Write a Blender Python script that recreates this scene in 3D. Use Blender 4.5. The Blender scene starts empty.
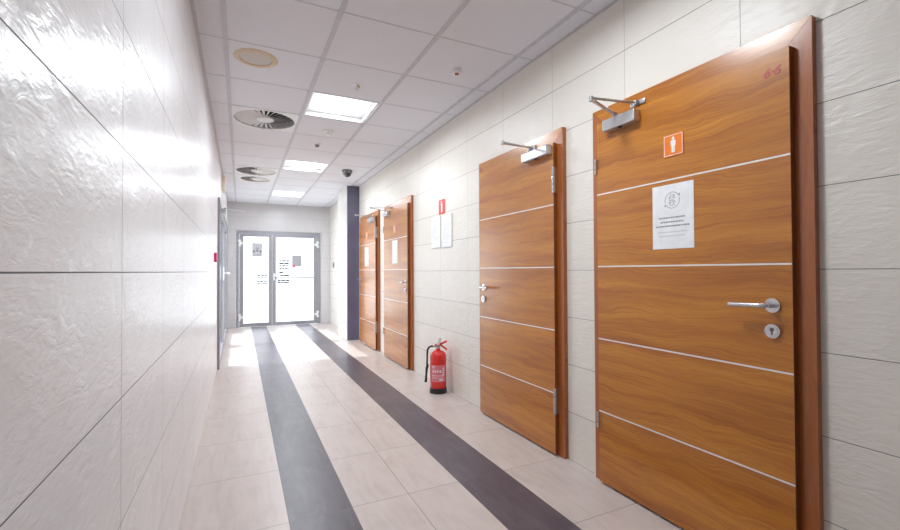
import bpy, bmesh, math, random
from mathutils import Vector, Matrix
random.seed(4)
R = math.radians
S = bpy.context.scene
COL = S.collection
XL, XR, YE, YB = -0.251, 1.856, 10.2, -3.0
ZC, ZT = 2.655, 1.18 / 4           # ceiling height, wall tile height
CP, CY0 = 0.5985, 2.466            # ceiling grid pitch and origin along the corridor

# ------------------------------------------------------------------ materials
def sock(nt, s, v):
    if hasattr(v, 'is_linked') or isinstance(v, bpy.types.NodeSocket):
        nt.links.new(v, s)
    else:
        s.default_value = v

class NT:
    def __init__(self, name):
        self.m = bpy.data.materials.new(name); self.m.use_nodes = True
        self.nt = self.m.node_tree
        self.b = self.nt.nodes['Principled BSDF']; self.out = self.nt.nodes['Material Output']
    def n(self, t, **kw):
        nd = self.nt.nodes.new(t)
        for k, v in kw.items(): setattr(nd, k, v)
        return nd
    def math(self, op, a, b=0.0, c=0.0):
        nd = self.n('ShaderNodeMath', operation=op)
        for i, v in enumerate((a, b, c)): sock(self.nt, nd.inputs[i], v)
        return nd.outputs[0]
    def mix(self, f, a, b, blend='MIX'):
        nd = self.n('ShaderNodeMix', data_type='RGBA', blend_type=blend)
        sock(self.nt, nd.inputs[0], f); sock(self.nt, nd.inputs[6], a); sock(self.nt, nd.inputs[7], b)
        return nd.outputs[2]
    def maprange(self, v, a, b, c=0.0, d=1.0, smooth=True):
        nd = self.n('ShaderNodeMapRange')
        if smooth: nd.interpolation_type = 'SMOOTHSTEP'
        for i, x in enumerate((v, a, b, c, d)): sock(self.nt, nd.inputs[i], x)
        return nd.outputs[0]
    def noise(self, vec, scale, detail=3, rough=.5, dist=0.0):
        nd = self.n('ShaderNodeTexNoise')
        sock(self.nt, nd.inputs['Vector'], vec)
        nd.inputs['Scale'].default_value = scale; nd.inputs['Detail'].default_value = detail
        nd.inputs['Roughness'].default_value = rough; nd.inputs['Distortion'].default_value = dist
        return nd.outputs[0]
    def mapping(self, vec, scale=(1, 1, 1), rot=(0, 0, 0), loc=(0, 0, 0)):
        nd = self.n('ShaderNodeMapping')
        sock(self.nt, nd.inputs['Vector'], vec)
        nd.inputs['Scale'].default_value = scale; nd.inputs['Rotation'].default_value = rot
        nd.inputs['Location'].default_value = loc
        return nd.outputs[0]
    def ramp(self, f, stops):
        nd = self.n('ShaderNodeValToRGB'); sock(self.nt, nd.inputs[0], f)
        e = nd.color_ramp.elements
        while len(e) < len(stops): e.new(.5)
        for el, (p, c) in zip(e, stops): el.position = p; el.color = (*c, 1)
        return nd.outputs[0]
    def bump(self, h, strength, dist, normal=None):
        nd = self.n('ShaderNodeBump'); nd.inputs['Strength'].default_value = strength
        nd.inputs['Distance'].default_value = dist
        sock(self.nt, nd.inputs['Height'], h)
        if normal is not None: sock(self.nt, nd.inputs['Normal'], normal)
        return nd.outputs[0]
    def set(self, **kw):
        for k, v in kw.items():
            s = self.b.inputs[k.replace('_', ' ')]
            if isinstance(v, tuple) and len(v) == 3: v = (*v, 1)
            sock(self.nt, s, v)
        return self
    def pos(self):
        g = self.n('ShaderNodeNewGeometry').outputs['Position']
        s = self.n('ShaderNodeSeparateXYZ'); sock(self.nt, s.inputs[0], g)
        return g, s.outputs[0], s.outputs[1], s.outputs[2]

def plain(name, col, rough=.5, metal=0.0, var=.06, vscale=20, coat=0.0, spec=.5):
    t = NT(name)
    oc = t.n('ShaderNodeTexCoord').outputs['Object']
    nz = t.noise(oc, vscale, 3)
    a = tuple(max(0, c * (1 - var)) for c in col); b = tuple(min(1, c * (1 + var)) for c in col)
    t.set(Base_Color=t.ramp(nz, [(.3, a), (.7, b)]), Roughness=rough, Metallic=metal, Coat_Weight=coat, Specular_IOR_Level=spec)
    t.set(Coat_Roughness=.1)
    return t.m

def emit(name, col, strength):
    t = NT(name)
    t.set(Base_Color=(.8, .8, .8), Roughness=.3, Emission_Color=col, Emission_Strength=strength)
    return t.m

def joint(t, a, period, origin, w):
    d = t.math('PINGPONG', t.math('SUBTRACT', a, origin), period / 2)
    return t.maprange(d, w * .4, w * .75, 1, 0)

def tile_wall(name, base, u_axis, pu, ou, jcol, rip, rot, scl, wj=.0024, wv=.0016, rough=.22, vj=.8, spec=.5):
    t = NT(name)
    g, x, y, z = t.pos()
    u = y if u_axis == 'Y' else x
    jz = joint(t, z, ZT, 0.0, wj); ju = t.math('MULTIPLY', joint(t, u, pu, ou, wv), vj)
    j = t.math('MAXIMUM', jz, ju)
    # per-tile tone and offset
    iu = t.math('FLOOR', t.math('DIVIDE', t.math('SUBTRACT', u, ou), pu)); iz = t.math('FLOOR', t.math('DIVIDE', z, ZT))
    cmb = t.n('ShaderNodeCombineXYZ'); sock(t.nt, cmb.inputs[0], iu); sock(t.nt, cmb.inputs[1], iz)
    wn = t.n('ShaderNodeTexWhiteNoise'); sock(t.nt, wn.inputs['Vector'], cmb.outputs[0])
    off = t.n('ShaderNodeVectorMath', operation='SCALE'); sock(t.nt, off.inputs[0], wn.outputs['Color']); off.inputs['Scale'].default_value = 3.0
    pc = t.n('ShaderNodeCombineXYZ'); sock(t.nt, pc.inputs[0], u); sock(t.nt, pc.inputs[1], z)
    ad = t.n('ShaderNodeVectorMath', operation='ADD'); sock(t.nt, ad.inputs[0], pc.outputs[0]); sock(t.nt, ad.inputs[1], off.outputs[0])
    v = ad.outputs[0]
    m1 = t.mapping(v, scl, (0, 0, rot))
    n1 = t.noise(m1, 14, 4, .55, .9); n2 = t.noise(m1, 38, 2, .5, .5); n0 = t.noise(v, 5, 2, .5, .6)
    amp = t.maprange(n0, .3, .7, .35, 1.0)
    h = t.math('MULTIPLY', t.math('ADD', t.math('MULTIPLY', n1, 1.0), t.math('MULTIPLY', n2, .35)), amp)
    tone = t.maprange(t.math('ADD', t.math('MULTIPLY', wn.outputs[0], .3), t.math('MULTIPLY', n0, .7)), .2, .8)
    dark = tuple(c * .95 for c in base)
    c = t.mix(tone, (*dark, 1), (*base, 1)); c = t.mix(j, c, (*jcol, 1))
    nb = t.bump(h, rip, .012)
    nb = t.bump(t.math('SUBTRACT', 1.0, j), .6, .002, nb)
    t.set(Base_Color=c, Roughness=t.math('ADD', rough, t.math('MULTIPLY', j, .4)), Normal=nb, Specular_IOR_Level=spec)
    return t.m

def floor_mat():
    t = NT('floor_tiles')
    g, x, y, z = t.pos()
    gt = lambda a, b: t.math('GREATER_THAN', a, b)
    band = lambda a, b: t.math('MULTIPLY', gt(x, a), t.math('LESS_THAN', x, b))
    stripe = t.math('ADD', band(.2085, .5065), band(1.102, 1.4))
    jl = t.math('MULTIPLY', joint(t, x, .298, .2085, .0028), band(.15, 1.45))
    jt = joint(t, y, .6, .384, .003)
    j = t.math('MAXIMUM', jl, jt)
    ix = t.math('FLOOR', t.math('DIVIDE', t.math('SUBTRACT', x, .2085), .298)); iy = t.math('FLOOR', t.math('DIVIDE', t.math('SUBTRACT', y, .384), .6))
    cmb = t.n('ShaderNodeCombineXYZ'); sock(t.nt, cmb.inputs[0], ix); sock(t.nt, cmb.inputs[1], iy)
    wn = t.n('ShaderNodeTexWhiteNoise'); sock(t.nt, wn.inputs['Vector'], cmb.outputs[0])
    off = t.n('ShaderNodeVectorMath', operation='SCALE'); sock(t.nt, off.inputs[0], wn.outputs['Color']); off.inputs['Scale'].default_value = 4.0
    ad = t.n('ShaderNodeVectorMath', operation='ADD'); sock(t.nt, ad.inputs[0], g); sock(t.nt, ad.inputs[1], off.outputs[0])
    st = t.noise(t.mapping(ad.outputs[0], (9, 1.6, 1)), 2.2, 4, .6, .8)
    cl = t.noise(ad.outputs[0], 3.5, 3, .6, .4)
    k = t.math('ADD', t.math('MULTIPLY', st, .6), t.math('MULTIPLY', cl, .4))
    light = t.ramp(k, [(.3, (.49, .42, .39)), (.5, (.57, .495, .465)), (.7, (.61, .545, .515))])
    dark = t.ramp(k, [(.3, (.064, .051, .066)), (.5, (.092, .075, .094)), (.72, (.138, .117, .138))])
    c = t.mix(stripe, light, dark)
    jc = t.mix(stripe, (.22, .18, .16, 1), (.05, .045, .055, 1))
    jm = t.math('MULTIPLY', j, t.math('SUBTRACT', 1.0, t.math('MULTIPLY', stripe, .5)))
    c = t.mix(jm, c, jc)
    t.set(Base_Color=c, Roughness=.34)
    return t.m

def wood(name, horizontal=True, cols=None, rough=.46, coat=1.0, panel=True):
    t = NT(name)
    oc = t.n('ShaderNodeTexCoord').outputs['Object']
    oi = t.n('ShaderNodeObjectInfo').outputs['Location']
    ad = t.n('ShaderNodeVectorMath', operation='ADD'); sock(t.nt, ad.inputs[0], oc); sock(t.nt, ad.inputs[1], oi)
    sp = t.n('ShaderNodeSeparateXYZ'); sock(t.nt, sp.inputs[0], ad.outputs[0])
    along, across = (sp.outputs[0], sp.outputs[2]) if horizontal else (sp.outputs[2], sp.outputs[0])
    cm = t.n('ShaderNodeCombineXYZ'); sock(t.nt, cm.inputs[0], along); sock(t.nt, cm.inputs[1], across); sock(t.nt, cm.inputs[2], sp.outputs[1])
    v = cm.outputs[0]
    if panel:   # each veneer field between the inlays is cut from another sheet
        i = t.math('FLOOR', t.math('DIVIDE', sp.outputs[2], .4))
        c2 = t.n('ShaderNodeCombineXYZ'); sock(t.nt, c2.inputs[0], t.math('MULTIPLY', i, 1.73)); sock(t.nt, c2.inputs[1], t.math('MULTIPLY', i, .61))
        a2 = t.n('ShaderNodeVectorMath', operation='ADD'); sock(t.nt, a2.inputs[0], v); sock(t.nt, a2.inputs[1], c2.outputs[0]); v = a2.outputs[0]
    warp = t.noise(t.mapping(v, (1.3, 3.0, 1)), 1.6, 3, .55, .3)
    acr = t.n('ShaderNodeSeparateXYZ'); sock(t.nt, acr.inputs[0], v)
    c3 = t.n('ShaderNodeCombineXYZ')
    sock(t.nt, c3.inputs[0], t.math('MULTIPLY', acr.outputs[0], .55))
    sock(t.nt, c3.inputs[1], t.math('ADD', t.math('MULTIPLY', acr.outputs[1], 11.0), t.math('MULTIPLY', warp, 1.35)))
    broad = t.noise(c3.outputs[0], 1.25, 4, .6, .25)
    fine = t.noise(t.mapping(c3.outputs[0], (1.5, 7.0, 1)), 2.0, 5, .65, .12)
    pore = t.noise(t.mapping(v, (14, 520, 1)), 1.0, 2, .5, 0)
    k = t.math('ADD', t.math('MULTIPLY', broad, .55), t.math('MULTIPLY', fine, .45))
    cols = cols or [(.32, (.22, .056, .003)), (.44, (.38, .117, .006)), (.55, (.50, .178, .010)), (.71, (.63, .275, .028))]
    c = t.ramp(k, cols)
    pm = t.maprange(pore, .60, .72, 0, .45)
    c = t.mix(pm, c, (*[q * .5 for q in cols[0][1]], 1))
    t.set(Base_Color=c, Roughness=rough, Coat_Weight=coat, Coat_Roughness=.22, Coat_IOR=1.58, Specular_IOR_Level=.2, Normal=t.bump(fine, .03, .002))
    return t.m

M = {}
M['wall_l'] = tile_wall('wall_tiles_left', (.84, .835, .855), 'Y', .6, .056, (.16, .15, .16), .21, R(38), (1.0, 2.4, 1), wj=.0023, wv=.0030, rough=.27, vj=.9, spec=.36)
M['wall_r'] = tile_wall('wall_tiles_right', (.765, .722, .662), 'Y', .598, .479, (.17, .155, .145), .35, R(8), (.8, 2.6, 1), rough=.38)
M['wall_e'] = tile_wall('wall_tiles_end', (.62, .60, .605), 'X', .6, .33, (.33, .32, .33), .1, R(8), (.8, 2.6, 1), rough=.25)
M['col_light'] = tile_wall('column_tiles', (.77, .745, .71), 'Y', .598, .479, (.3, .28, .27), .1, R(8), (.8, 2.6, 1))
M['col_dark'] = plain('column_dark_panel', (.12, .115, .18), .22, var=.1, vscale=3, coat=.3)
M['floor'] = floor_mat()
M['wood'] = wood('veneer_horizontal')
M['wood_v'] = wood('veneer_frame', False, [(.3, (.21, .046, .006)), (.45, (.33, .085, .011)), (.6, (.40, .115, .016)), (.75, (.48, .155, .025))], panel=False)
M['wood_edge_shade'] = plain('veneer_edge_shade', (.22, .07, .02), .4, var=.2, vscale=15)  # darkened veneer: shade on the leaf edges put into the colour
M['inlay'] = plain('inlay_silver', (.80, .78, .75), .35, .3)
M['steel'] = plain('satin_steel', (.66, .66, .68), .25, 1.0)
M['silver'] = plain('silver_paint', (.60, .61, .63), .3, .75)
M['arm'] = plain('arm_steel', (.55, .55, .57), .3, .9)
M['black'] = plain('black_plastic', (.012, .012, .014), .4)
M['dark'] = plain('dark_void', (.02, .02, .023), .8)
M['white'] = plain('white_plastic', (.80, .80, .79), .4)
M['cream'] = plain('cream_plastic', (.78, .72, .60), .5)
M['ceil'] = plain('ceiling_mineral_board', (.76, .765, .81), .85, var=.03, vscale=160, spec=.2)
M['bar'] = plain('ceiling_bar', (.58, .575, .61), .55, spec=.3)
M['plate'] = plain('diffuser_white', (.74, .74, .74), .45)
M['frame'] = plain('grey_aluminium', (.33, .33, .36), .35, .35)
M['red'] = plain('extinguisher_red', (.70, .014, .008), .25, coat=.6, var=.05)
M['signred'] = plain('sign_red', (.72, .045, .03), .4)
M['pink'] = plain('call_point_pink', (.75, .02, .16), .35)
M['orange'] = plain('sign_orange', (.80, .20, .02), .35)
M['paper'] = plain('paper_white', (.80, .81, .83), .6)
M['blackink'] = plain('ink_dark', (.05, .05, .06), .7)
M['ink'] = plain('ink_grey', (.22, .22, .24), .7)
M['inklight'] = plain('ink_pale_grey', (.50, .50, .53), .7)
M['poster'] = plain('poster_grey', (.36, .36, .38), .6)
M['num'] = plain('number_red', (.42, .012, .02), .4)
M['label'] = plain('label_pink', (.72, .20, .24), .4)
M['yellowed'] = plain('yellowed_rim', (.66, .53, .37), .6)
M['grille'] = plain('speaker_grille', (.62, .57, .52), .7, var=.05, vscale=90)
M['ledred'] = plain('detector_red', (.35, .01, .02), .3)
M['yellow'] = plain('sprinkler_yellow', (.65, .60, .12), .3)
M['dome'] = plain('smoked_dome', (.06, .06, .065), .08, coat=.5)
M['ground'] = plain('outdoor_paving', (.55, .54, .52), .8)
def lamp():
    t = NT('lamp_panel_glow')
    oc = t.n('ShaderNodeTexCoord').outputs['Object']
    sp = t.n('ShaderNodeSeparateXYZ'); sock(t.nt, sp.inputs[0], oc)
    d = t.math('POWER', t.math('ADD', t.math('POWER', t.math('ABSOLUTE', sp.outputs[0]), 2.6), t.math('POWER', t.math('ABSOLUTE', sp.outputs[1]), 2.6)), 1 / 2.6)
    t.set(Base_Color=(.8, .8, .8), Roughness=.6, Emission_Color=(.88, .95, 1, 1), Emission_Strength=t.math('ADD', .12, t.math('MULTIPLY', 1.3, t.math('EXPONENT', t.math('MULTIPLY', -1.0, t.math('POWER', t.math('DIVIDE', d, .215), 4.0))))))  # soft glow around the lamp disc, painted into the panel's emission
    return t.m
M['lamp'] = lamp(); M['lamp'].cycles.emission_sampling = 'NONE'
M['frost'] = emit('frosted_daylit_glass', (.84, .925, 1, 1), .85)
def glass():
    t = NT('clear_door_glass'); nt = t.nt
    tr = t.n('ShaderNodeBsdfTransparent'); tr.inputs[0].default_value = (.93, .95, .95, 1)
    gl = t.n('ShaderNodeBsdfGlossy'); gl.inputs['Roughness'].default_value = .02
    fr = t.n('ShaderNodeFresnel'); sock(nt, fr.inputs[0], t.maprange(t.n('ShaderNodeNewGeometry').outputs['Backfacing'], 0, 1, 1.5, 1 / 1.5, smooth=False))
    mx = t.n('ShaderNodeMixShader')
    nt.links.new(fr.outputs[0], mx.inputs[0]); nt.links.new(tr.outputs[0], mx.inputs[1]); nt.links.new(gl.outputs[0], mx.inputs[2])
    nt.links.new(mx.outputs[0], t.out.inputs['Surface'])
    return t.m
M['glass'] = glass()

# ------------------------------------------------------------------ mesh helpers
class MB:
    def __init__(self): self.b = bmesh.new()
    def box(self, x0, x1, y0, y1, z0, z1, bev=0.0):
        r = bmesh.ops.create_cube(self.b, size=1, matrix=Matrix.Translation(((x0 + x1) / 2, (y0 + y1) / 2, (z0 + z1) / 2)) @ Matrix.Diagonal((abs(x1 - x0), abs(y1 - y0), abs(z1 - z0), 1)))
        if bev:
            es = list({e for v in r['verts'] for e in v.link_edges})
            bmesh.ops.bevel(self.b, geom=es, offset=bev, segments=2, affect='EDGES', profile=.5)
        return self
    def obox(self, c, size, rot, bev=0.0):
        mt = Matrix.Translation(c) @ rot.to_4x4() @ Matrix.Diagonal((*size, 1))
        r = bmesh.ops.create_cube(self.b, size=1, matrix=mt)
        if bev:
            es = list({e for v in r['verts'] for e in v.link_edges})
            bmesh.ops.bevel(self.b, geom=es, offset=bev, segments=2, affect='EDGES', profile=.5)
        return self
    def cyl(self, a, b, r0, r1=None, seg=24):
        a = Vector(a); b = Vector(b); d = b - a
        q = d.to_track_quat('Z', 'Y').to_matrix().to_4x4()
        bmesh.ops.create_cone(self.b, cap_ends=True, segments=seg, radius1=r0, radius2=r0 if r1 is None else r1, depth=d.length, matrix=Matrix.Translation((a + b) / 2) @ q)
        return self
    def lathe(self, prof, seg=40, axis=Matrix.Identity(4), closed=False):
        rings = []
        for r, z in prof:
            if r < 1e-6: rings.append([self.b.verts.new(axis @ Vector((0, 0, z)))])
            else: rings.append([self.b.verts.new(axis @ Vector((r * math.cos(2 * math.pi * i / seg), r * math.sin(2 * math.pi * i / seg), z))) for i in range(seg)])
        prs = list(zip(rings, rings[1:]))
        if closed: prs.append((rings[-1], rings[0]))
        for A, B in prs:
            for i in range(seg):
                k = (i + 1) % seg
                a = [A[i], A[k]] if len(A) > 1 else [A[0]]
                b = [B[k], B[i]] if len(B) > 1 else [B[0]]
                if len(a) + len(b) >= 3: self.b.faces.new(a + b)
        return self
    def tube(self, pts, r, seg=10):
        pts = [Vector(p) for p in pts]; rings = []
        up = Vector((.13, .97, .21))
        for i, p in enumerate(pts):
            t = (pts[min(i + 1, len(pts) - 1)] - pts[max(i - 1, 0)]).normalized()
            s = t.cross(up).normalized(); u = s.cross(t)
            rr = r[i] if isinstance(r, (list, tuple)) else r
            rings.append([self.b.verts.new(p + (s * math.cos(2 * math.pi * k / seg) + u * math.sin(2 * math.pi * k / seg)) * rr) for k in range(seg)])
        for A, B in zip(rings, rings[1:]):
            for k in range(seg): self.b.faces.new([A[k], A[(k + 1) % seg], B[(k + 1) % seg], B[k]])
        self.b.faces.new(rings[0][::-1]); self.b.faces.new(rings[-1])
        return self
    def prism(self, poly, y0, y1, mp=lambda a, b, y: (a, y, b)):
        n = len(poly)
        A = [self.b.verts.new(mp(a, b, y0)) for a, b in poly]; B = [self.b.verts.new(mp(a, b, y1)) for a, b in poly]
        self.b.faces.new(A); self.b.faces.new(B[::-1])
        for i in range(n): self.b.faces.new([A[i], B[i], B[(i + 1) % n], A[(i + 1) % n]])
        return self
    def build(self, name, mat, parent=None, loc=None, smooth=None):
        b = self.b
        bmesh.ops.recalc_face_normals(b, faces=b.faces)
        me = bpy.data.meshes.new(name); b.to_mesh(me); b.free()
        for m in (mat if isinstance(mat, (list, tuple)) else [mat]): me.materials.append(m)
        if smooth is not None:
            for p in me.polygons: p.use_smooth = True
            me.set_sharp_from_angle(angle=R(smooth))
        o = bpy.data.objects.new(name, me); COL.objects.link(o)
        if parent is not None: o.parent = parent
        if loc is not None: o.location = loc
        return o

def tag(o, label=None, cat=None, group=None, kind=None):
    for k, v in (('label', label), ('category', cat), ('group', group), ('kind', kind)):
        if v: o[k] = v
    return o
def empty(name, loc, rz=0, **kw):
    o = bpy.data.objects.new(name, None); COL.objects.link(o)
    o.empty_display_size = .1
    o.location = loc; o.rotation_euler = (0, 0, rz)
    return tag(o, **kw)
def copy_tree(o, parent=None):
    c = o.copy(); COL.objects.link(c)
    if parent is not None: c.parent = parent
    for ch in list(o.children): copy_tree(ch, c)
    return c

# ------------------------------------------------------------------ setting
ZR = 3.0
LY0, LY1, LZ = 5.96, 9.42, 2.09          # glazed door in the left wall
EX0, EX1, EZ = -0.088, 1.645, 2.058      # glazed double door in the end wall
tag(MB().box(XL - .2, XR + .2, YB - .2, YE + .2, -.2, 0).build('floor', M['floor']), kind='structure')
tag(MB().box(XL - .16, XL, YB, LY0, 0, ZR).box(XL - .16, XL, LY1, YE, 0, ZR).box(XL - .16, XL, LY0, LY1, LZ, ZR).build('wall_left', M['wall_l']), kind='structure')
tag(MB().box(XR, XR + .16, YB, YE, 0, ZR).build('wall_right', M['wall_r']), kind='structure')
tag(MB().box(XL - .16, EX0, YE, YE + .16, 0, ZR).box(EX1, XR + .16, YE, YE + .16, 0, ZR).box(EX0, EX1, YE, YE + .16, EZ, ZR).build('wall_end', M['wall_e']), kind='structure')
tag(MB().box(XL - .16, XR + .16, YB - .16, YB, 0, ZR).build('wall_back', M['wall_e']), kind='structure')
tag(MB().box(-14, XL - .2, -6, 16, -.25, -.05).build('ground', M['ground']), kind='structure')

cx = [XL, -.088, .512, 1.112, 1.712, XR]
LIGHTS = [-2, 2, 6, 10]; DIFF = [3, 7, 8]
ks = list(range(-10, 14))
mb = MB()
for i in range(5):
    for k in ks:
        if (i == 2 and k in LIGHTS) or (i == 1 and k in DIFF): continue
        y0 = max(CY0 + k * CP, YB); y1 = min(CY0 + (k + 1) * CP, YE)
        if y1 - y0 < .01: continue
        mb.box(cx[i], cx[i + 1], y0 + .0012, y1 - .0012, ZC, ZC + .018)
mb.box(XL - .16, XR + .16, YB - .16, YE + .16, ZR, ZR + .1)  # unseen slab above the tiles, added to keep outside light from leaking in
tag(mb.build('ceiling', M['ceil']), kind='structure')
mb = MB()
for x in cx[1:5]: mb.box(x - .014, x + .014, YB, YE, ZC - .006, ZC + .03)
for k in ks:
    y = CY0 + k * CP
    if YB < y < YE:
        for i in range(5):
            mb.box(cx[i] + (.0142 if i else .02), cx[i + 1] - (.0142 if i < 4 else .02), y - .0045, y + .0045, ZC - .002, ZC + .016)
mb.box(XL, XL + .02, YB, YE, ZC - .004, ZC + .01).box(XR - .02, XR, YB, YE, ZC - .004, ZC + .01)
tag(mb.build('trim_1', M['bar']), kind='structure')

# column beside the far doors: tiled body with a dark panel on the face towards the camera
col = empty('column', (0, 0, 0), kind='structure', label='tiled square column jutting from the right wall, dark purple panel on its near face', cat='column')
MB().box(1.642, XR, 7.462, 8.22, 0, ZC - .006).build('column_body', M['col_light'], col)
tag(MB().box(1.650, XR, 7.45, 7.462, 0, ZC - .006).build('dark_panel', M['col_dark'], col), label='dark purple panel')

# ------------------------------------------------------------------ wooden doors
LW, LB, LT = .475, .012, 1.997            # half leaf width, leaf bottom and top
FW, FT = .5325, 2.085                     # half frame width, frame top
def wooden_door(name, y, hinge, label, number=None, kind='structure'):
    s = -1 if hinge == 'left' else 1
    d = empty(name, (XR, y, 0), R(-90), label=label, cat='door', group='wooden doors along the right wall', kind='structure')
    f = MB(); g = .0006; w = .078
    f.prism([(-FW, 0), (-FW + w, 0), (-FW + w, FT - w), (-FW, FT - g * 2)], -.028, -.0005)
    f.prism([(FW, 0), (FW - w, 0), (FW - w, FT - w), (FW, FT - g * 2)], -.028, -.0005)
    fr = f.build('frame', M['wood_v'], d)
    h = MB().prism([(-FW + g, FT), (FW - g, FT), (FW - w - g, FT - w + g), (-FW + w + g, FT - w + g)], -.028, -.0005)
    h.build('head_rail', M['wood'], d)
    # leaf edges take a darker veneer colour that stands for their shade
    leaf = MB()
    leaf.box(-LW, LW, -.0560, -.0285, LB, LT, .0012)
    lf = leaf.build('leaf', [M['wood'], M['wood_edge_shade']], d)
    for p in lf.data.polygons:
        if abs(p.normal.y) < .5: p.material_index = 1
    for p in fr.data.polygons:
        pass
    for z in (.4, .8, 1.2, 1.6):
        MB().box(-LW + .001, LW - .001, -.0566, -.0555, z - .0035, z + .0035).build('inlay_strip', M['inlay'], lf)
    # hinges
    for z0, z1 in ((.27, .435), (1.675, 1.84)):
        hb = MB()
        x = s * (LW + .004)
        if s > 0:
            for a, b in ((z0, z0 + (z1 - z0) * .32), (z0 + (z1 - z0) * .335, z0 + (z1 - z0) * .665), (z0 + (z1 - z0) * .68, z1)):
                hb.cyl((x, -.060, a), (x, -.060, b), .0095, seg=16)
            hb.box(LW - .002, LW + .0005, -.058, -.03, z0, z1)
        else:
            zm = (z0 + z1) / 2; hgt = .045
            for k in range(3):
                a = zm - hgt + k * hgt * .67
                hb.cyl((x, -.060, a), (x, -.060, a + hgt * .62), .008, seg=16)
        tag(hb.build('hinge', M['steel'], d, smooth=40), label='steel hinge')
    # lever handle and key rosette on the side away from the hinges
    hx = -s * .41
    hd = MB()
    hd.cyl((hx, -.056, 1.045), (hx, -.064, 1.045), .027, seg=40)
    hd.cyl((hx, -.064, 1.045), (hx, -.100, 1.045), .0095, seg=20)
    L = .132 * s
    hd.tube([(hx, -.094, 1.045), (hx + .012 * s, -.106, 1.045), (hx + .03 * s, -.108, 1.045), (hx + L, -.108, 1.043)], .0095, 16)
    tag(hd.build('handle', M['steel'], lf, smooth=40), label='satin steel lever handle')
    kr = MB().cyl((hx, -.056, .949), (hx, -.066, .949), .0265, seg=40)
    kr.cyl((hx, -.066, .949), (hx, -.0675, .949), .020, seg=32)
    ro = kr.build('key_rosette', M['steel'], lf, smooth=40)
    kk = MB().cyl((hx, -.0675, .955), (hx, -.069, .955), .0075, seg=20)
    kk.box(hx - .0028, hx + .0028, -.069, -.0672, .934, .953)
    tag(kk.build('keyhole', M['ink'], lf), label='dark keyhole')
    # closer on the leaf with its folding arm
    bx = s * (.285 if s < 0 else .325); ch = .106 if s < 0 else .140
    cb = MB().box(bx - ch, bx + ch, -.102, -.0562, 1.925, 1.984, .004)
    cl = cb.build('closer', M['silver'], d)
    cl['label'] = 'silver overhead closer'
    MB().cyl((bx, -.082, 1.9246), (bx, -.082, 1.921), .011, seg=16).build('adjuster', M['black'], cl)
    px = s * .315
    pv = (px, -.085, 2.0); el = (s * .26, -.30, 2.028); ft = (s * .215, -.034, 2.032)
    ar = MB()
    ar.cyl((px, -.085, 1.983), (px, -.085, 2.008), .012, seg=16)
    def bar(a, b, w, t):
        a = Vector(a); b = Vector(b); dd = b - a; L = dd.length
        rt = dd.to_track_quat('X', 'Z').to_matrix()
        ar.obox((a + b) / 2, (L, w, t), rt, .0015)
    bar(pv, (el[0], el[1], el[2] - .008), .020, .007); bar(el, ft, .016, .008)
    ar.cyl((el[0], el[1], el[2] - .016), (el[0], el[1], el[2] + .008), .012, seg=16)
    ar.cyl((ft[0], ft[1] - .012, ft[2] - .012), (ft[0], ft[1] - .012, ft[2] + .010), .011, seg=16)
    ar.box(ft[0] - .045, ft[0] + .045, -.036, -.0285, ft[2] - .012, ft[2] + .012, .002)
    tag(ar.build('closer_arm', M['arm'], cl, smooth=40), label='folding steel arm')
    if number:
        cu = bpy.data.curves.new('room_number', 'FONT'); cu.body = number; cu.size = .046; cu.extrude = .0004; cu.align_x = 'CENTER'; cu.shear = .25; cu.offset = .0012
        to = bpy.data.objects.new('tmp', cu); COL.objects.link(to)
        me = bpy.data.meshes.new_from_object(to.evaluated_get(bpy.context.evaluated_depsgraph_get()))
        bpy.data.objects.remove(to); me.transform(Matrix.Translation((.416, -.0566, 1.908)) @ Matrix.Rotation(R(90), 4, 'X'))
        me.materials.clear(); me.materials.append(M['num'])
        o = bpy.data.objects.new('room_number', me); COL.objects.link(o); o.parent = lf
        o['label'] = 'red number 6·6'
    return d
YD = [1.35, 2.675, 5.37, 6.735]
wooden_door('door_1', YD[0], 'left', 'nearest orange-brown veneered door, with a men sign, white notice and red number', '6·6')
wooden_door('door_2', YD[1], 'right', 'orange-brown veneered door without any sign, between the nearest door and the fire extinguisher')
wooden_door('door_3', YD[2], 'left', 'wooden door left of the two wall notices, lever handle on its right')
wooden_door('door_4', YD[3], 'right', 'farthest wooden door, right against the dark column')

# ------------------------------------------------------------------ signs and notices (each a flat sheet on its carrier)
DF = XR - .0566                            # front plane of the leaves
def sheet(name, y, z, w, h, mat, label, cat, x=DF, t=.0012, bev=0, group=None):
    r = empty(name, (x, y, z), R(-90), label=label, cat=cat, group=group)
    return MB().box(-w / 2, w / 2, -t, -.0002, -h / 2, h / 2, bev).build('sheet' if mat is M['paper'] else 'plate', mat, r)
def lines(rows, y, seed, minw=.012, maxw=.034, gap=.005, th=.005):
    rnd = random.Random(seed); mb = MB()
    for z, x0, x1 in rows:
        x = x0
        while x < x1 - .004:
            w = min(rnd.uniform(minw, maxw), x1 - x)
            mb.box(x, x + w, y - .0003, y, z - th / 2, z + th / 2); x += w + gap
    return mb
def ring(mb, cx_, cz, r0, r1, y0, y1, a0=0, a1=360, seg=48):
    n = max(4, int(seg * (a1 - a0) / 360))
    P = []
    for i in range(n + 1):
        a = R(a0 + (a1 - a0) * i / n)
        P.append((cx_ + math.cos(a) * r1, cz + math.sin(a) * r1))
    Q = [(cx_ + (p[0] - cx_) * r0 / r1, cz + (p[1] - cz) * r0 / r1) for p in P]
    for i in range(n):
        mb.prism([P[i], P[i + 1], Q[i + 1], Q[i]], y0, y1)
n = sheet('notice', 1.356, 1.428, .212, .300, M['paper'], 'white printed notice with a ring emblem, taped to the nearest wooden door', 'notice')
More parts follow.
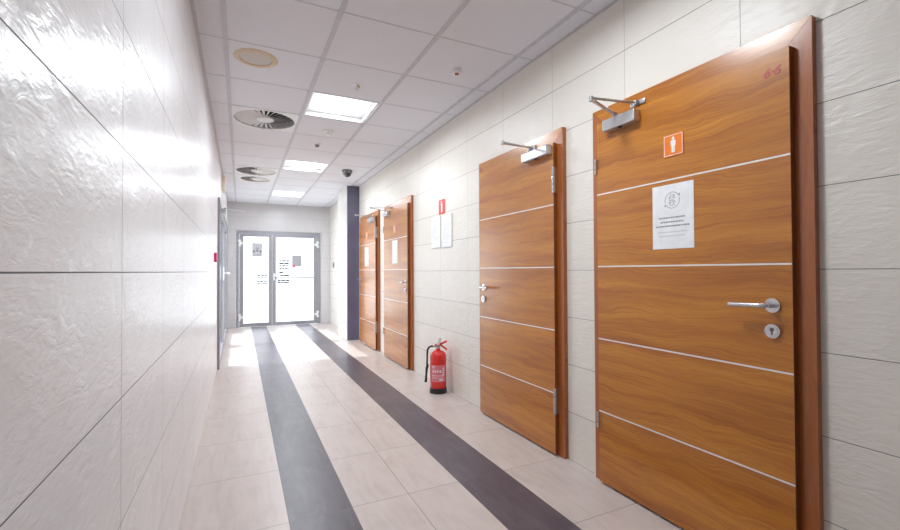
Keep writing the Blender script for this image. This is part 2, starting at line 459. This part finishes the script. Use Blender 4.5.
lines([(-.005, -.072, .066), (-.025, -.062, .062), (-.044, -.088, .086)], -.0012, 3, th=.0068, minw=.004, maxw=.011, gap=.0026).build('heading_lines', M['ink'], n)
lines([(-.072, -.080, .078), (-.090, -.070, .066)], -.0012, 5, th=.004, minw=.003, maxw=.009, gap=.0024).build('text_lines', M['inklight'], n)
e = MB(); ring(e, 0, .075, .036, .0385, -.0016, -.0012, 20, 200); ring(e, 0, .075, .036, .0385, -.0016, -.0012, 215, 375)
for cx_, cz in ((-.0095, .087), (.0095, .089), (-.0095, .063), (.0095, .065)): ring(e, cx_, cz, .004, .0068, -.0016, -.0012, 0, 300, 16)
e.box(-.012, .012, -.0016, -.0012, .099, .1015); e.box(-.014, .006, -.0016, -.0012, .0735, .0765); e.box(-.012, .014, -.0016, -.0012, .0505, .053)
e.prism([(.030, .098), (.041, .104), (.038, .092)], -.0016, -.0012); e.prism([(-.030, .052), (-.041, .046), (-.038, .058)], -.0016, -.0012)
e.build('ring_emblem', M['ink'], n)

def man(parent, sc, y, mat):
    m = MB(); p = lambda *q: [(a * sc, b * sc) for a, b in q]
    m.cyl((0, y, .030 * sc), (0, y - .0006, .030 * sc), .0068 * sc, seg=20)
    m.prism(p((-.0125, .019), (-.010, .0215), (.010, .0215), (.0125, .019), (.0125, -.004), (.0088, -.004), (.0088, .012), (.0078, .012), (.0078, -.034), (.0012, -.034), (.0012, -.005), (-.0012, -.005), (-.0012, -.034), (-.0078, -.034), (-.0078, .012), (-.0088, .012), (-.0088, -.004), (-.0125, -.004)), y, y - .0006)
    return m.build('man_symbol', mat, parent)
def wc_sign(y, z, size, label, border=True):
    r = empty('toilet_sign', (DF, y, z), R(-90), label=label, cat='sign', group='orange toilet signs on doors')
    h = size / 2
    pl = MB().box(-h, h, -.003, -.0002, -h, h, .0008).build('plate', M['orange'], r)
    b = MB(); i = h - .004; w = .0022
    for q in ((-i, i, i - w, i), (-i, i, -i, -i + w), (-i, -i + w, -i + w, i - w), (i - w, i, -i + w, i - w)): b.box(q[0], q[1], -.0034, -.003, q[2], q[3])
    b.build('border', M['paper'], pl)
    man(pl, size / .1, -.003, M['paper'])
wc_sign(1.346, 1.757, .102, 'orange square sign with a white standing man, on the nearest door')
wc_sign(5.37, 1.725, .10, 'small orange square sign on the door left of the wall notices')
wc_sign(6.74, 1.745, .10, 'small orange square sign on the farthest wooden door')
n = sheet('notice', 5.36, 1.43, .21, .30, M['paper'], 'white paper notice on the wooden door just left of the two wall notices', 'notice')
n = sheet('notice', 6.755, 1.41, .21, .30, M['paper'], 'white paper notice on the farthest wooden door by the dark column', 'notice')

# two framed sheets and the red sign above them on the tiles between doors
for y, z, w, h, lab in ((4.165, 1.585, .225, .325, 'white framed notice on the tiles under the red sign, the left one of two'), (3.895, 1.58, .225, .325, 'white framed notice on the tiles under the red sign, the right one of two')):
    r = empty('framed_notice', (XR, y, z), R(-90), label=lab, cat='notice', group='framed notices beside the extinguisher sign')
    MB().box(-w / 2, w / 2, -.010, -.0003, -h / 2, h / 2, .001).build('frame', M['white'], r)
    fs = MB().box(-w / 2 + .008, w / 2 - .008, -.0106, -.0099, -h / 2 + .008, h / 2 - .008).build('sheet', M['paper'], r)
    lines([(h / 2 - .04 - .02 * i, -w / 2 + .03, w / 2 - .03 - .02 * (i % 3)) for i in range(11)], -.0106, int(y * 10), th=.003).build('text_lines', M['inklight'], fs)
r = empty('fire_sign', (XR, 4.02, 1.835), R(-90), label='red square extinguisher sign with white symbol, high on the tiled wall', cat='sign')
pl = MB().box(-.075, .075, -.004, -.0003, -.075, .075, .001).build('plate', M['signred'], r)
m = MB().prism([(-.017, -.055), (.017, -.055), (.017, .028), (.008, .042), (-.008, .042), (-.017, .028)], -.0046, -.004)
m.box(-.006, .006, -.0046, -.004, .044, .056).box(-.022, .004, -.0046, -.004, .056, .061).box(-.026, -.021, -.0046, -.004, .01, .058)
m.build('extinguisher_symbol', M['paper'], pl)
r = empty('light_switch', (XR, 9.73, 1.32), R(-90), label='small dark switch on the right wall beyond the column', cat='switch')
MB().box(-.045, .045, -.012, -.0003, -.055, .055, .003).build('plate', M['ink'], r)
MB().box(-.025, .025, -.016, -.012, -.03, .03, .002).build('rocker', M['black'], r)

# ------------------------------------------------------------------ fire extinguisher
ex = empty('fire_extinguisher', (1.738, 3.872, 0), 0, label='red fire extinguisher standing on the floor against the tiled wall', cat='fire extinguisher')
b = MB().lathe([(0, .03), (.076, .03), (.079, .04), (.079, .345), (.076, .365), (.066, .385), (.048, .40), (.028, .408), (.022, .412), (.022, .425), (0, .425)], 48)
body = b.build('body', M['red'], ex, smooth=35)
MB().lathe([(0, .0015), (.083, .0015), (.084, .006), (.083, .045), (.0795, .052), (.0795, .03), (0, .03)], 48).build('base_ring', M['black'], ex, smooth=35)
va = math.atan2(-3.872, -1.738)            # towards the camera
def arcpatch(a0, a1, z0, z1, r, seg=16):
    m = MB()
    for i in range(seg):
        p = va + a0 + (a1 - a0) * i / seg; q = va + a0 + (a1 - a0) * (i + 1) / seg
        vs = [(r * math.cos(t), r * math.sin(t), z) for t, z in ((p, z0), (q, z0), (q, z1), (p, z1))]
        m.b.faces.new([m.b.verts.new(v) for v in vs])
    return m
ls = tag(arcpatch(-.95, .95, .115, .275, .0794).build('label_sheet', M['label'], body), label='faded pink instruction label')
m = MB(); rnd = random.Random(9)
def patch_into(m, a0, a1, z0, z1, r=.0798):
    for i in range(4):
        p = va + a0 + (a1 - a0) * i / 4; q = va + a0 + (a1 - a0) * (i + 1) / 4
        m.b.faces.new([m.b.verts.new((r * math.cos(t), r * math.sin(t), z)) for t, z in ((p, z0), (q, z0), (q, z1), (p, z1))])
for zc in (.262, .25):
    patch_into(m, -.75, -.45, zc - .004, zc + .004)
for i in range(4): patch_into(m, -.72 + i * .3, -.55 + i * .3, .205, .228)
for i in range(4): patch_into(m, .55, .85, .24 - i * .02, .25 - i * .02)
for i in range(7): patch_into(m, -.8 + i * .22, -.66 + i * .22, .172, .180); patch_into(m, -.75 + i * .2, -.62 + i * .2, .152, .158)
patch_into(m, .1, .6, .128, .143)
m.build('label_text', M['paper'], body)
dv = Vector((math.cos(va), math.sin(va), 0)); lf_ = Vector((-.912, .410, 0)); rt_ = -lf_
v = MB().cyl((0, 0, .42), (0, 0, .462), .019, seg=24)
v.cyl((0, 0, .445), tuple(lf_ * .045 + Vector((0, 0, .445))), .010, seg=16)
v.cyl((0, 0, .45), tuple(dv * .03 + Vector((0, 0, .45))), .014, seg=20)
vl = v.build('valve', M['steel'], ex, smooth=40)
hz = MB()
def lever(pts, w, t):
    for a, b2 in zip(pts, pts[1:]):
        a = Vector(a); b2 = Vector(b2); d = b2 - a
        hz.obox((a + b2) / 2, (d.length + .004, w, t), d.to_track_quat('X', 'Z').to_matrix(), .0015)
Z = Vector((0, 0, 1))
lever([lf_ * .03 + Z * .458, rt_ * .03 + Z * .470, rt_ * .085 + Z * .495], .026, .017)
lever([lf_ * .012 + Z * .478, rt_ * .01 + Z * .470, rt_ * .05 + Z * .440, rt_ * .085 + Z * .412], .024, .015)
hz.build('squeeze_lever', M['signred'], vl)
tag(MB().cyl((.0, .0, .462), tuple(rt_ * .016 + Z * .530), .019, .022, seg=16).build('seal_tag', M['white'], vl, smooth=40), label='white seal')
base = lf_
hp = [base * .04 + Z * .445, base * .065 + Z * .447, base * .090 + Z * .436, base * .104 + Z * .41, base * .107 + Z * .36, base * .108 + Z * .30, base * .109 + Z * .25]
ho = MB().tube(hp, .009, 12).build('hose', M['black'], ex, smooth=60)
MB().tube([base * .100 + Z * .27, base * .112 + Z * .235, base * .116 + Z * .18, base * .119 + Z * .125, base * .122 + Z * .10], [.012, .013, .010, .012, .014], 12).build('nozzle', M['black'], ho, smooth=60)

# ------------------------------------------------------------------ glazed double door in the end wall
d5 = empty('door_5', ((EX0 + EX1) / 2, YE, 0), 0, label='grey aluminium double door with frosted glass at the corridor end', cat='door', kind='structure')
hw = (EX1 - EX0) / 2 - .002; c0 = (EX0 + EX1) / 2
f = MB().box(-hw, -hw + .06, -.012, .06, 0, EZ - .002).box(hw - .06, hw, -.012, .06, 0, EZ - .002).box(-hw + .06, hw - .06, -.012, .06, EZ - .062, EZ - .002)
f.build('frame', M['frame'], d5)
def leaf5(x0, x1, gx0, gx1, hs, handle):
    l = MB()
    l.box(x0, gx0, -.022, .04, .008, EZ - .066, .002).box(gx1, x1, -.022, .04, .008, EZ - .066, .002)
    l.box(gx0, gx1, -.022, .04, .008, .085, .002).box(gx0, gx1, -.022, .04, 1.93, EZ - .066, .002)
    lo = l.build('leaf', M['frame'], d5)
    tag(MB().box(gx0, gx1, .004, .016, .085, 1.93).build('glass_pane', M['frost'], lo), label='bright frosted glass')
    for z in (.22, 1.79):
        hb = MB(); x = (x0 + .004) if hs < 0 else (x1 - .004)
        hb.cyl((x, -.034, z - .075), (x, -.034, z + .075), .016, seg=16)
        hb.box(x - .03, x + .03, -.040, -.0222, z + .02, z + .065, .003).box(x - .03 * 0, x - hs * .07, -.036, -.0222, z - .03, z + .02, .003).box(x - .02, x + .03, -.036, -.0222, z - .07, z - .03, .003)
        tag(hb.build('hinge', M['white'], lo, smooth=40), label='white hinge')
    return lo
A = leaf5(-hw + .062, .625 - c0 - .002, .058 - c0, .553 - c0, -1, False)
Bf = leaf5(.625 - c0 + .002, hw - .062, .701 - c0, 1.492 - c0, 1, True)
hb = MB().box(.664 - c0 - .018, .664 - c0 + .018, -.031, -.0222, .99, 1.15, .004)
hb.tube([(.664 - c0, -.03, 1.09), (.664 - c0, -.07, 1.09), (.664 - c0 + .03, -.078, 1.09), (.664 - c0 + .13, -.078, 1.088)], .011, 12)
tag(hb.build('handle', M['white'], Bf, smooth=40), label='white lever handle')
tag(MB().cyl((.72 - c0, -.055, 1.045), (1.55 - c0, -.055, 1.045), .014, seg=16).box(.70 - c0, .73 - c0, -.06, -.0222, 1.025, 1.065).box(1.52 - c0, 1.555 - c0, -.06, -.0222, 1.025, 1.065).build('push_bar', M['frame'], Bf, smooth=40), label='grey horizontal push bar')
GY = YE + .004                             # room side of the glass
def px(u): return .058 + (u - 243.5) / (268.6 - 243.5) * .495      # along the end wall
def pxr(u): return .701 + (u - 276) / (313.5 - 276) * .791
def pz(v): return 1.94 - (v - 236.5) / (322 - 236.5) * 1.86
def gl_sheet(name, x0, x1, z0, z1, mat, label, cat):
    r = empty(name, ((x0 + x1) / 2, GY, (z0 + z1) / 2), 0, label=label, cat=cat, group='prints on the frosted glass door')
    w = (x1 - x0) / 2; h = (z1 - z0) / 2
    sh = MB().box(-w, w, -.0012, -.0002, -h, h).build('sheet', mat, r)
    return sh, w, h
r, w, h = gl_sheet('poster', px(251.8), px(262.3), pz(256.7), pz(243), M['inklight'], 'grey poster with small pictures on the left pane of the end door', 'poster')
m = MB()
for i in range(3): m.box(-.08 + i * .06, -.04 + i * .06, -.0016, -.0012, -.06 + .02 * (i % 2), -.01 + .02 * (i % 2))
m.box(-.07, .07, -.0016, -.0012, -.115, -.10); m.box(-.03, .04, -.0016, -.0012, .03, .05)
m.build('print', M['ink'], r)
gl_sheet('poster', pxr(291.6), pxr(301.2), pz(266.4), pz(254.7), M['poster'], 'plain grey rectangular poster on the right pane of the end door', 'poster')
gl_sheet('sticker', pxr(292.2), pxr(295), pz(267), pz(264.8) - .0, M['pink'], 'small pink sticker below the plain grey poster on the end door', 'sticker')[0].parent.location.y -= .0014
def printed(name, rows, mat, label, seed, th, **kw):
    xs = [a for _, a, b in rows] + [b for _, a, b in rows]; zs = [z for z, _, _ in rows]
    cx_, cz = (min(xs) + max(xs)) / 2, (min(zs) + max(zs)) / 2
    o = empty(name, (cx_, GY, cz), 0, label=label, cat='lettering', group='prints on the frosted glass door')
    for i, (z, a, b) in enumerate(rows):
        lines([(z - cz, a - cx_, b - cx_)], -.0003, seed + i, th=th, **kw).build('text_line', mat, o)
    return o
printed('lettering', [(pz(v), pxr(279), pxr(x)) for v, x in ((260.6, 289), (263.2, 289), (265.6, 288), (268.0, 289.5))], M['blackink'], 'grey lines of lettering high on the right pane of the end door', 1, .036, minw=.04, maxw=.1, gap=.008)
printed('lettering', [(pz(272.2), pxr(279), pxr(283))], M['blackink'], 'single short grey word above the push bar on the end door', 7, .036, minw=.2, maxw=.3, gap=.004)
printed('lettering', [(pz(v), pxr(277.5), pxr(289)) for v in (275.3, 280.6, 282.6)], M['blackink'], 'grey lines of lettering at push bar height on the right pane', 2, .034, minw=.05, maxw=.12, gap=.006)
printed('lettering', [(pz(v), px(257), px(267.4)) for v in (275, 277.5, 281, 283.3)], M['blackink'], 'grey lines of lettering on the left pane beside the handle', 23, .03, minw=.03, maxw=.07, gap=.008)
printed('lettering', [(pz(v), px(246.4), px(247.6)) for v in (260.5, 263.5, 267, 271, 275, 278, 281, 283.6)], M['inklight'], 'pale column of small marks at the left edge of the left pane', 6, .016)
printed('lettering', [(pz(v), pxr(297.2), pxr(299)) for v in (270, 273, 276, 281.5, 283.5)], M['inklight'], 'pale column of small marks under the plain grey poster', 8, .02)
printed('lettering', [(pz(v), pxr(292.3), pxr(293.6)) for v in (275.5, 281, 283.5)], M['inklight'], 'pale column of small marks under the pink sticker', 12, .018)

# ------------------------------------------------------------------ glazed door in the left wall
d6 = empty('door_6', (XL, (LY0 + LY1) / 2, 0), R(90), label='grey framed glazed door in the left wall near the far end', cat='door', kind='structure')
# local x runs along +Y, local -y points into the corridor
hl = (LY1 - LY0) / 2 - .002
f = MB().box(-hl, -hl + .06, -.026, .12, 0, LZ - .002).box(hl - .06, hl, -.026, .12, 0, LZ - .002).box(-hl + .06, hl - .06, -.026, .12, LZ - .062, LZ - .002)
f.box(-.06, .06, -.02, .12, 0, LZ - .062)
f.build('frame', M['frame'], d6)
def leaf6(x0, x1, first):
    l = MB(); s = .10
    l.box(x0, x0 + s, -.018, .03, .01, LZ - .066).box(x1 - s, x1, -.018, .03, .01, LZ - .066)
    l.box(x0 + s, x1 - s, -.018, .03, .01, .10).box(x0 + s, x1 - s, -.018, .03, LZ - .166, LZ - .066)
    lo = l.build('leaf', M['frame'], d6)
    tag(MB().box(x0 + s, x1 - s, .002, .010, .10, LZ - .166).build('glass_pane', M['glass'], lo), label='clear glass')
    return lo
l1 = leaf6(-hl + .062, -.062, True); l2 = leaf6(.062, hl - .062, False)
yy = lambda y: y - (LY0 + LY1) / 2
hb = MB().box(yy(7.42), yy(7.46), -.03, -.0182, 1.05, 1.25, .004)
hb.tube([(yy(7.44), -.03, 1.16), (yy(7.44), -.085, 1.16), (yy(7.40), -.095, 1.16), (yy(7.28), -.095, 1.155)], .014, 12)
tag(hb.build('handle', M['white'], l1, smooth=40), label='white lever handle')
cl = MB().box(yy(6.22), yy(6.50), -.085, -.0185, 1.93, 1.99, .004).build('closer', M['silver'], d6)
ar = MB(); a = Vector((yy(6.36), -.07, 2.0)); b2 = Vector((yy(6.5), -.30, 2.0))
for p, q in ((a, b2), (b2, Vector((yy(6.62), -.05, 2.05)))):
    dd = q - p; ar.obox((p + q) / 2, (dd.length, .018, .008), dd.to_track_quat('X', 'Z').to_matrix())
ar.cyl(tuple(a - Vector((0, 0, .012))), tuple(a + Vector((0, 0, .008))), .012, seg=12)
ar.build('closer_arm', M['silver'], cl)
# call point and emergency lamp on the left wall
r = empty('call_point', (XL, 5.28, 1.335), R(90), label='small pink alarm call point on the left wall before the glazed door', cat='alarm button')
MB().box(-.05, .05, -.024, .001, -.05, .05, .004).build('housing', M['pink'], r)
MB().box(-.03, .03, -.027, -.024, -.03, .03, .001).build('press_panel', M['white'], r)
r = empty('emergency_light', (XL, 7.30, 2.49), R(90), label='cream emergency light box high on the left wall above the glazed door', cat='lamp')
MB().box(-.16, .16, -.045, .001, -.10, .10, .006).build('housing', M['cream'], r)
MB().box(-.14, .14, -.052, -.045, -.08, .08, .003).build('lens', M['white'], r)

# ------------------------------------------------------------------ ceiling fittings
where = {-2: 'square ceiling light over the nearest wooden door', 2: 'largest bright square ceiling light, beside the round air diffuser',
         6: 'middle bright square ceiling light along the corridor', 10: 'farthest bright square ceiling light before the end door'}
lights = {}
for k in LIGHTS:
    y = CY0 + (k + .5) * CP
    r = empty('ceiling_light', (.812, y, ZC), 0, label=where[k], cat='ceiling light', group='square ceiling lights')
    hx_, hy_ = .3 - .0145, CP / 2 - .006
    mb = MB()
    for q in ((-hx_, hx_, -hy_, -hy_ + .018), (-hx_, hx_, hy_ - .018, hy_), (-hx_, -hx_ + .018, -hy_ + .018, hy_ - .018), (hx_ - .018, hx_, -hy_ + .018, hy_ - .018)):
        mb.box(*q, .0, .06)
    mb.build('frame', M['plate'], r)
    MB().box(-hx_ + .019, hx_ - .019, -hy_ + .019, hy_ - .019, .045, .053).build('lamp_panel', M['lamp'], r)
    la = bpy.data.lights.new('lamp', 'AREA'); la.shape = 'DISK'; la.size = .36; la.energy = 12.0; la.color = (.88, .95, 1)
    lo = bpy.data.objects.new('lamp', la); COL.objects.link(lo); lo.parent = r; lo.location = (0, 0, .036)

def diffuser(k, rad, nb, tilt, label):
    y = CY0 + (k + .5) * CP
    r = empty('air_diffuser', (.212, y, ZC), 0, label=label, cat='air vent', group='round air diffusers in the ceiling')
    hx_, hy_ = .3 - .0145, CP / 2 - .006
    mb = MB(); seg = 64; outer, inner = [], []
    for i in range(seg):
        a = 2 * math.pi * i / seg; c, s = math.cos(a), math.sin(a)
        q = min(hx_ / max(abs(c), 1e-6), hy_ / max(abs(s), 1e-6))
        outer.append((c * q, s * q)); inner.append((c * rad, s * rad))
    # put vertices on the corners
    for sx in (1, -1):
        for sy in (1, -1):
            j = min(range(seg), key=lambda i: (outer[i][0] - sx * hx_) ** 2 + (outer[i][1] - sy * hy_) ** 2); outer[j] = (sx * hx_, sy * hy_)
    V = lambda p, z: mb.b.verts.new((p[0], p[1], z))
    o0 = [V(p, -.003) for p in outer]; i0 = [V(p, -.003) for p in inner]; o1 = [V(p, .01) for p in outer]; i1 = [V(p, .06) for p in inner]
    for i in range(seg):
        j = (i + 1) % seg
        mb.b.faces.new([o0[i], o0[j], i0[j], i0[i]]); mb.b.faces.new([i0[i], i0[j], i1[j], i1[i]]); mb.b.faces.new([o0[i], o1[i], o1[j], o0[j]])
    mb.build('face_plate', M['plate'], r)
    MB().cyl((0, 0, .06), (0, 0, .064), rad + .01, seg=48).build('duct_back', M['dark'], r)
    bl = MB()
    for i in range(nb):
        a = 2 * math.pi * i / nb
        rt = Matrix.Rotation(a, 3, 'Z') @ Matrix.Rotation(R(tilt), 3, 'X')
        r0 = rad * .27; r1 = rad - .002
        # tapering blade
        w0, w1 = 2 * math.pi * r0 / nb * .92, 2 * math.pi * r1 / nb * .52
        cz = Vector((0, 0, .010))
        vs = []
        for rr, w in ((r0, w0), (r1, w1)):
            for sy, t in ((-1, -.0008), (1, -.0008), (1, .0008), (-1, .0008)):
                p = Matrix.Rotation(R(tilt), 3, 'X') @ Vector((0, sy * w / 2, t)); p.x = rr
                vs.append(bl.b.verts.new(Matrix.Rotation(a, 3, 'Z') @ p + cz))
        for f_ in ((0, 1, 2, 3), (7, 6, 5, 4), (0, 4, 5, 1), (1, 5, 6, 2), (2, 6, 7, 3), (3, 7, 4, 0)): bl.b.faces.new([vs[q] for q in f_])
    bl.build('blades', M['plate'], r)
    MB().lathe([(0, -.004), (rad * .25, -.004), (rad * .30, .002), (rad * .30, .014), (0, .014)], 40).build('hub', M['plate'], r, smooth=40)
diffuser(3, .272, 30, 32, 'largest round swirl air diffuser in the ceiling, nearest the camera')
diffuser(7, .268, 30, -32, 'second round swirl air diffuser, farther along the corridor')
diffuser(8, .215, 30, -32, 'smallest round air diffuser, just beyond the second one')

r = empty('ceiling_speaker', (.095, 3.265, ZC), 0, label='round ceiling speaker with a yellowed rim, left of the camera axis', cat='speaker')
r['label'] = 'round ceiling disc with a yellowed rim, nearest fitting in the ceiling'
MB().lathe([(.100, -.001), (.104, -.006), (.134, -.005), (.142, -.0005), (.100, -.0002)], 56, closed=True).build('rim', M['yellowed'], r, smooth=50)
MB().lathe([(0, -.004), (.06, -.0035), (.099, -.001), (.099, -.0002), (0, -.0002)], 56).build('grille', M['grille'], r, smooth=50)

r = empty('smoke_detector', (.83, 4.645, ZC), 0, label='white round smoke detector just beyond the largest ceiling light', cat='smoke detector')
MB().lathe([(0, -.001), (.052, -.001), (.052, -.014), (.046, -.018), (0, -.018)], 36).build('base', M['white'], r, smooth=40)
MB().lathe([(0, -.019), (.034, -.019), (.034, -.028), (.030, -.040), (.02, -.045), (0, -.046)], 36).build('head', M['white'], r, smooth=40)
r = empty('ceiling_sensor', (.795, 5.16, ZC), 0, label='tiny dark and white sensor between the smoke detector and the middle light', cat='sensor')
MB().lathe([(0, .001), (.042, .001), (.042, -.01), (.036, -.014), (0, -.014)], 28).build('base', M['white'], r, smooth=40)
MB().lathe([(0, -.014), (.026, -.014), (.022, -.032), (.012, -.040), (0, -.042)], 24).build('lens', M['ink'], r, smooth=40)
r = empty('ceiling_indicator', (1.43, 2.83, ZC), R(-28), label='small white indicator box with a dark red lens, on the ceiling right of the lights', cat='alarm indicator')
MB().box(-.030, .030, -.04, .04, -.030, .001, .005).build('housing', M['white'], r)
MB().box(-.014, .014, -.026, .010, -.034, -.030, .002).build('lens', M['ledred'], r)
r = empty('sprinkler', (.825, 3.385, ZC), 0, label='small ceiling sprinkler with yellow bulb, in front of the largest light', cat='sprinkler')
MB().lathe([(0, -.0005), (.026, -.0005), (.024, -.006), (.010, -.010), (.008, -.016), (0, -.016)], 28).build('collar', M['white'], r, smooth=40)
MB().cyl((.012, -.008, -.014), (.018, -.012, -.030), .007, seg=12).build('bulb', M['yellow'], r)
MB().cyl((0, 0, -.036), (0, 0, -.039), .014, seg=18).cyl((-.008, 0, -.014), (-.008, 0, -.037), .002, seg=8).cyl((.008, 0, -.014), (.008, 0, -.037), .002, seg=8).build('deflector', M['steel'], r)
r = empty('ceiling_camera', (1.40, 6.33, ZC), 0, label='black dome security camera on the ceiling before the dark column', cat='security camera')
MB().lathe([(0, .001), (.072, .001), (.074, -.008), (.070, -.038), (.062, -.044), (0, -.044)], 36).build('housing', M['ink'], r, smooth=40)
MB().lathe([(.058, -.0445)] + [(.058 * math.cos(R(a)), -.046 - .058 * math.sin(R(a))) for a in range(0, 90, 12)] + [(0, -.104)], 36).build('dome', M['dome'], r, smooth=60)

# ------------------------------------------------------------------ light from outside
w = bpy.data.worlds.new('sky'); S.world = w; w.use_nodes = True
bg = w.node_tree.nodes['Background']; bg.inputs[0].default_value = (.86, .93, 1, 1); bg.inputs[1].default_value = 2.2
w.cycles.sampling_method = 'NONE'
sun = bpy.data.lights.new('sun', 'SUN'); sun.energy = 2.2; sun.angle = R(1.0); sun.color = (1, .97, .92)
so = bpy.data.objects.new('sun', sun); COL.objects.link(so)
so.rotation_euler = Vector((1, -.10, -1.02)).to_track_quat('-Z', 'Y').to_euler()

# ------------------------------------------------------------------ camera
cam = bpy.data.cameras.new('camera'); co = bpy.data.objects.new('camera', cam); COL.objects.link(co)
cam.sensor_fit = 'HORIZONTAL'; cam.sensor_width = 36; cam.lens = 433.81 / 900 * 36; cam.clip_start = .02
co.matrix_world = Matrix.Translation((0, 0, 1.18)) @ Matrix.Rotation(R(-25.79), 4, 'Z') @ Matrix.Rotation(R(90.775), 4, 'X') @ Matrix.Rotation(R(-.26), 4, 'Z')
S.camera = co
S.view_settings.view_transform = 'Standard'; S.view_settings.look = 'None'; S.view_settings.exposure = 1.08; S.view_settings.gamma = 1
S.view_settings.use_curve_mapping = False
S.cycles.use_denoising = True
S.cycles.max_bounces = 14; S.cycles.diffuse_bounces = 8; S.cycles.glossy_bounces = 6; S.cycles.transparent_max_bounces = 12
S.cycles.sample_clamp_indirect = 8
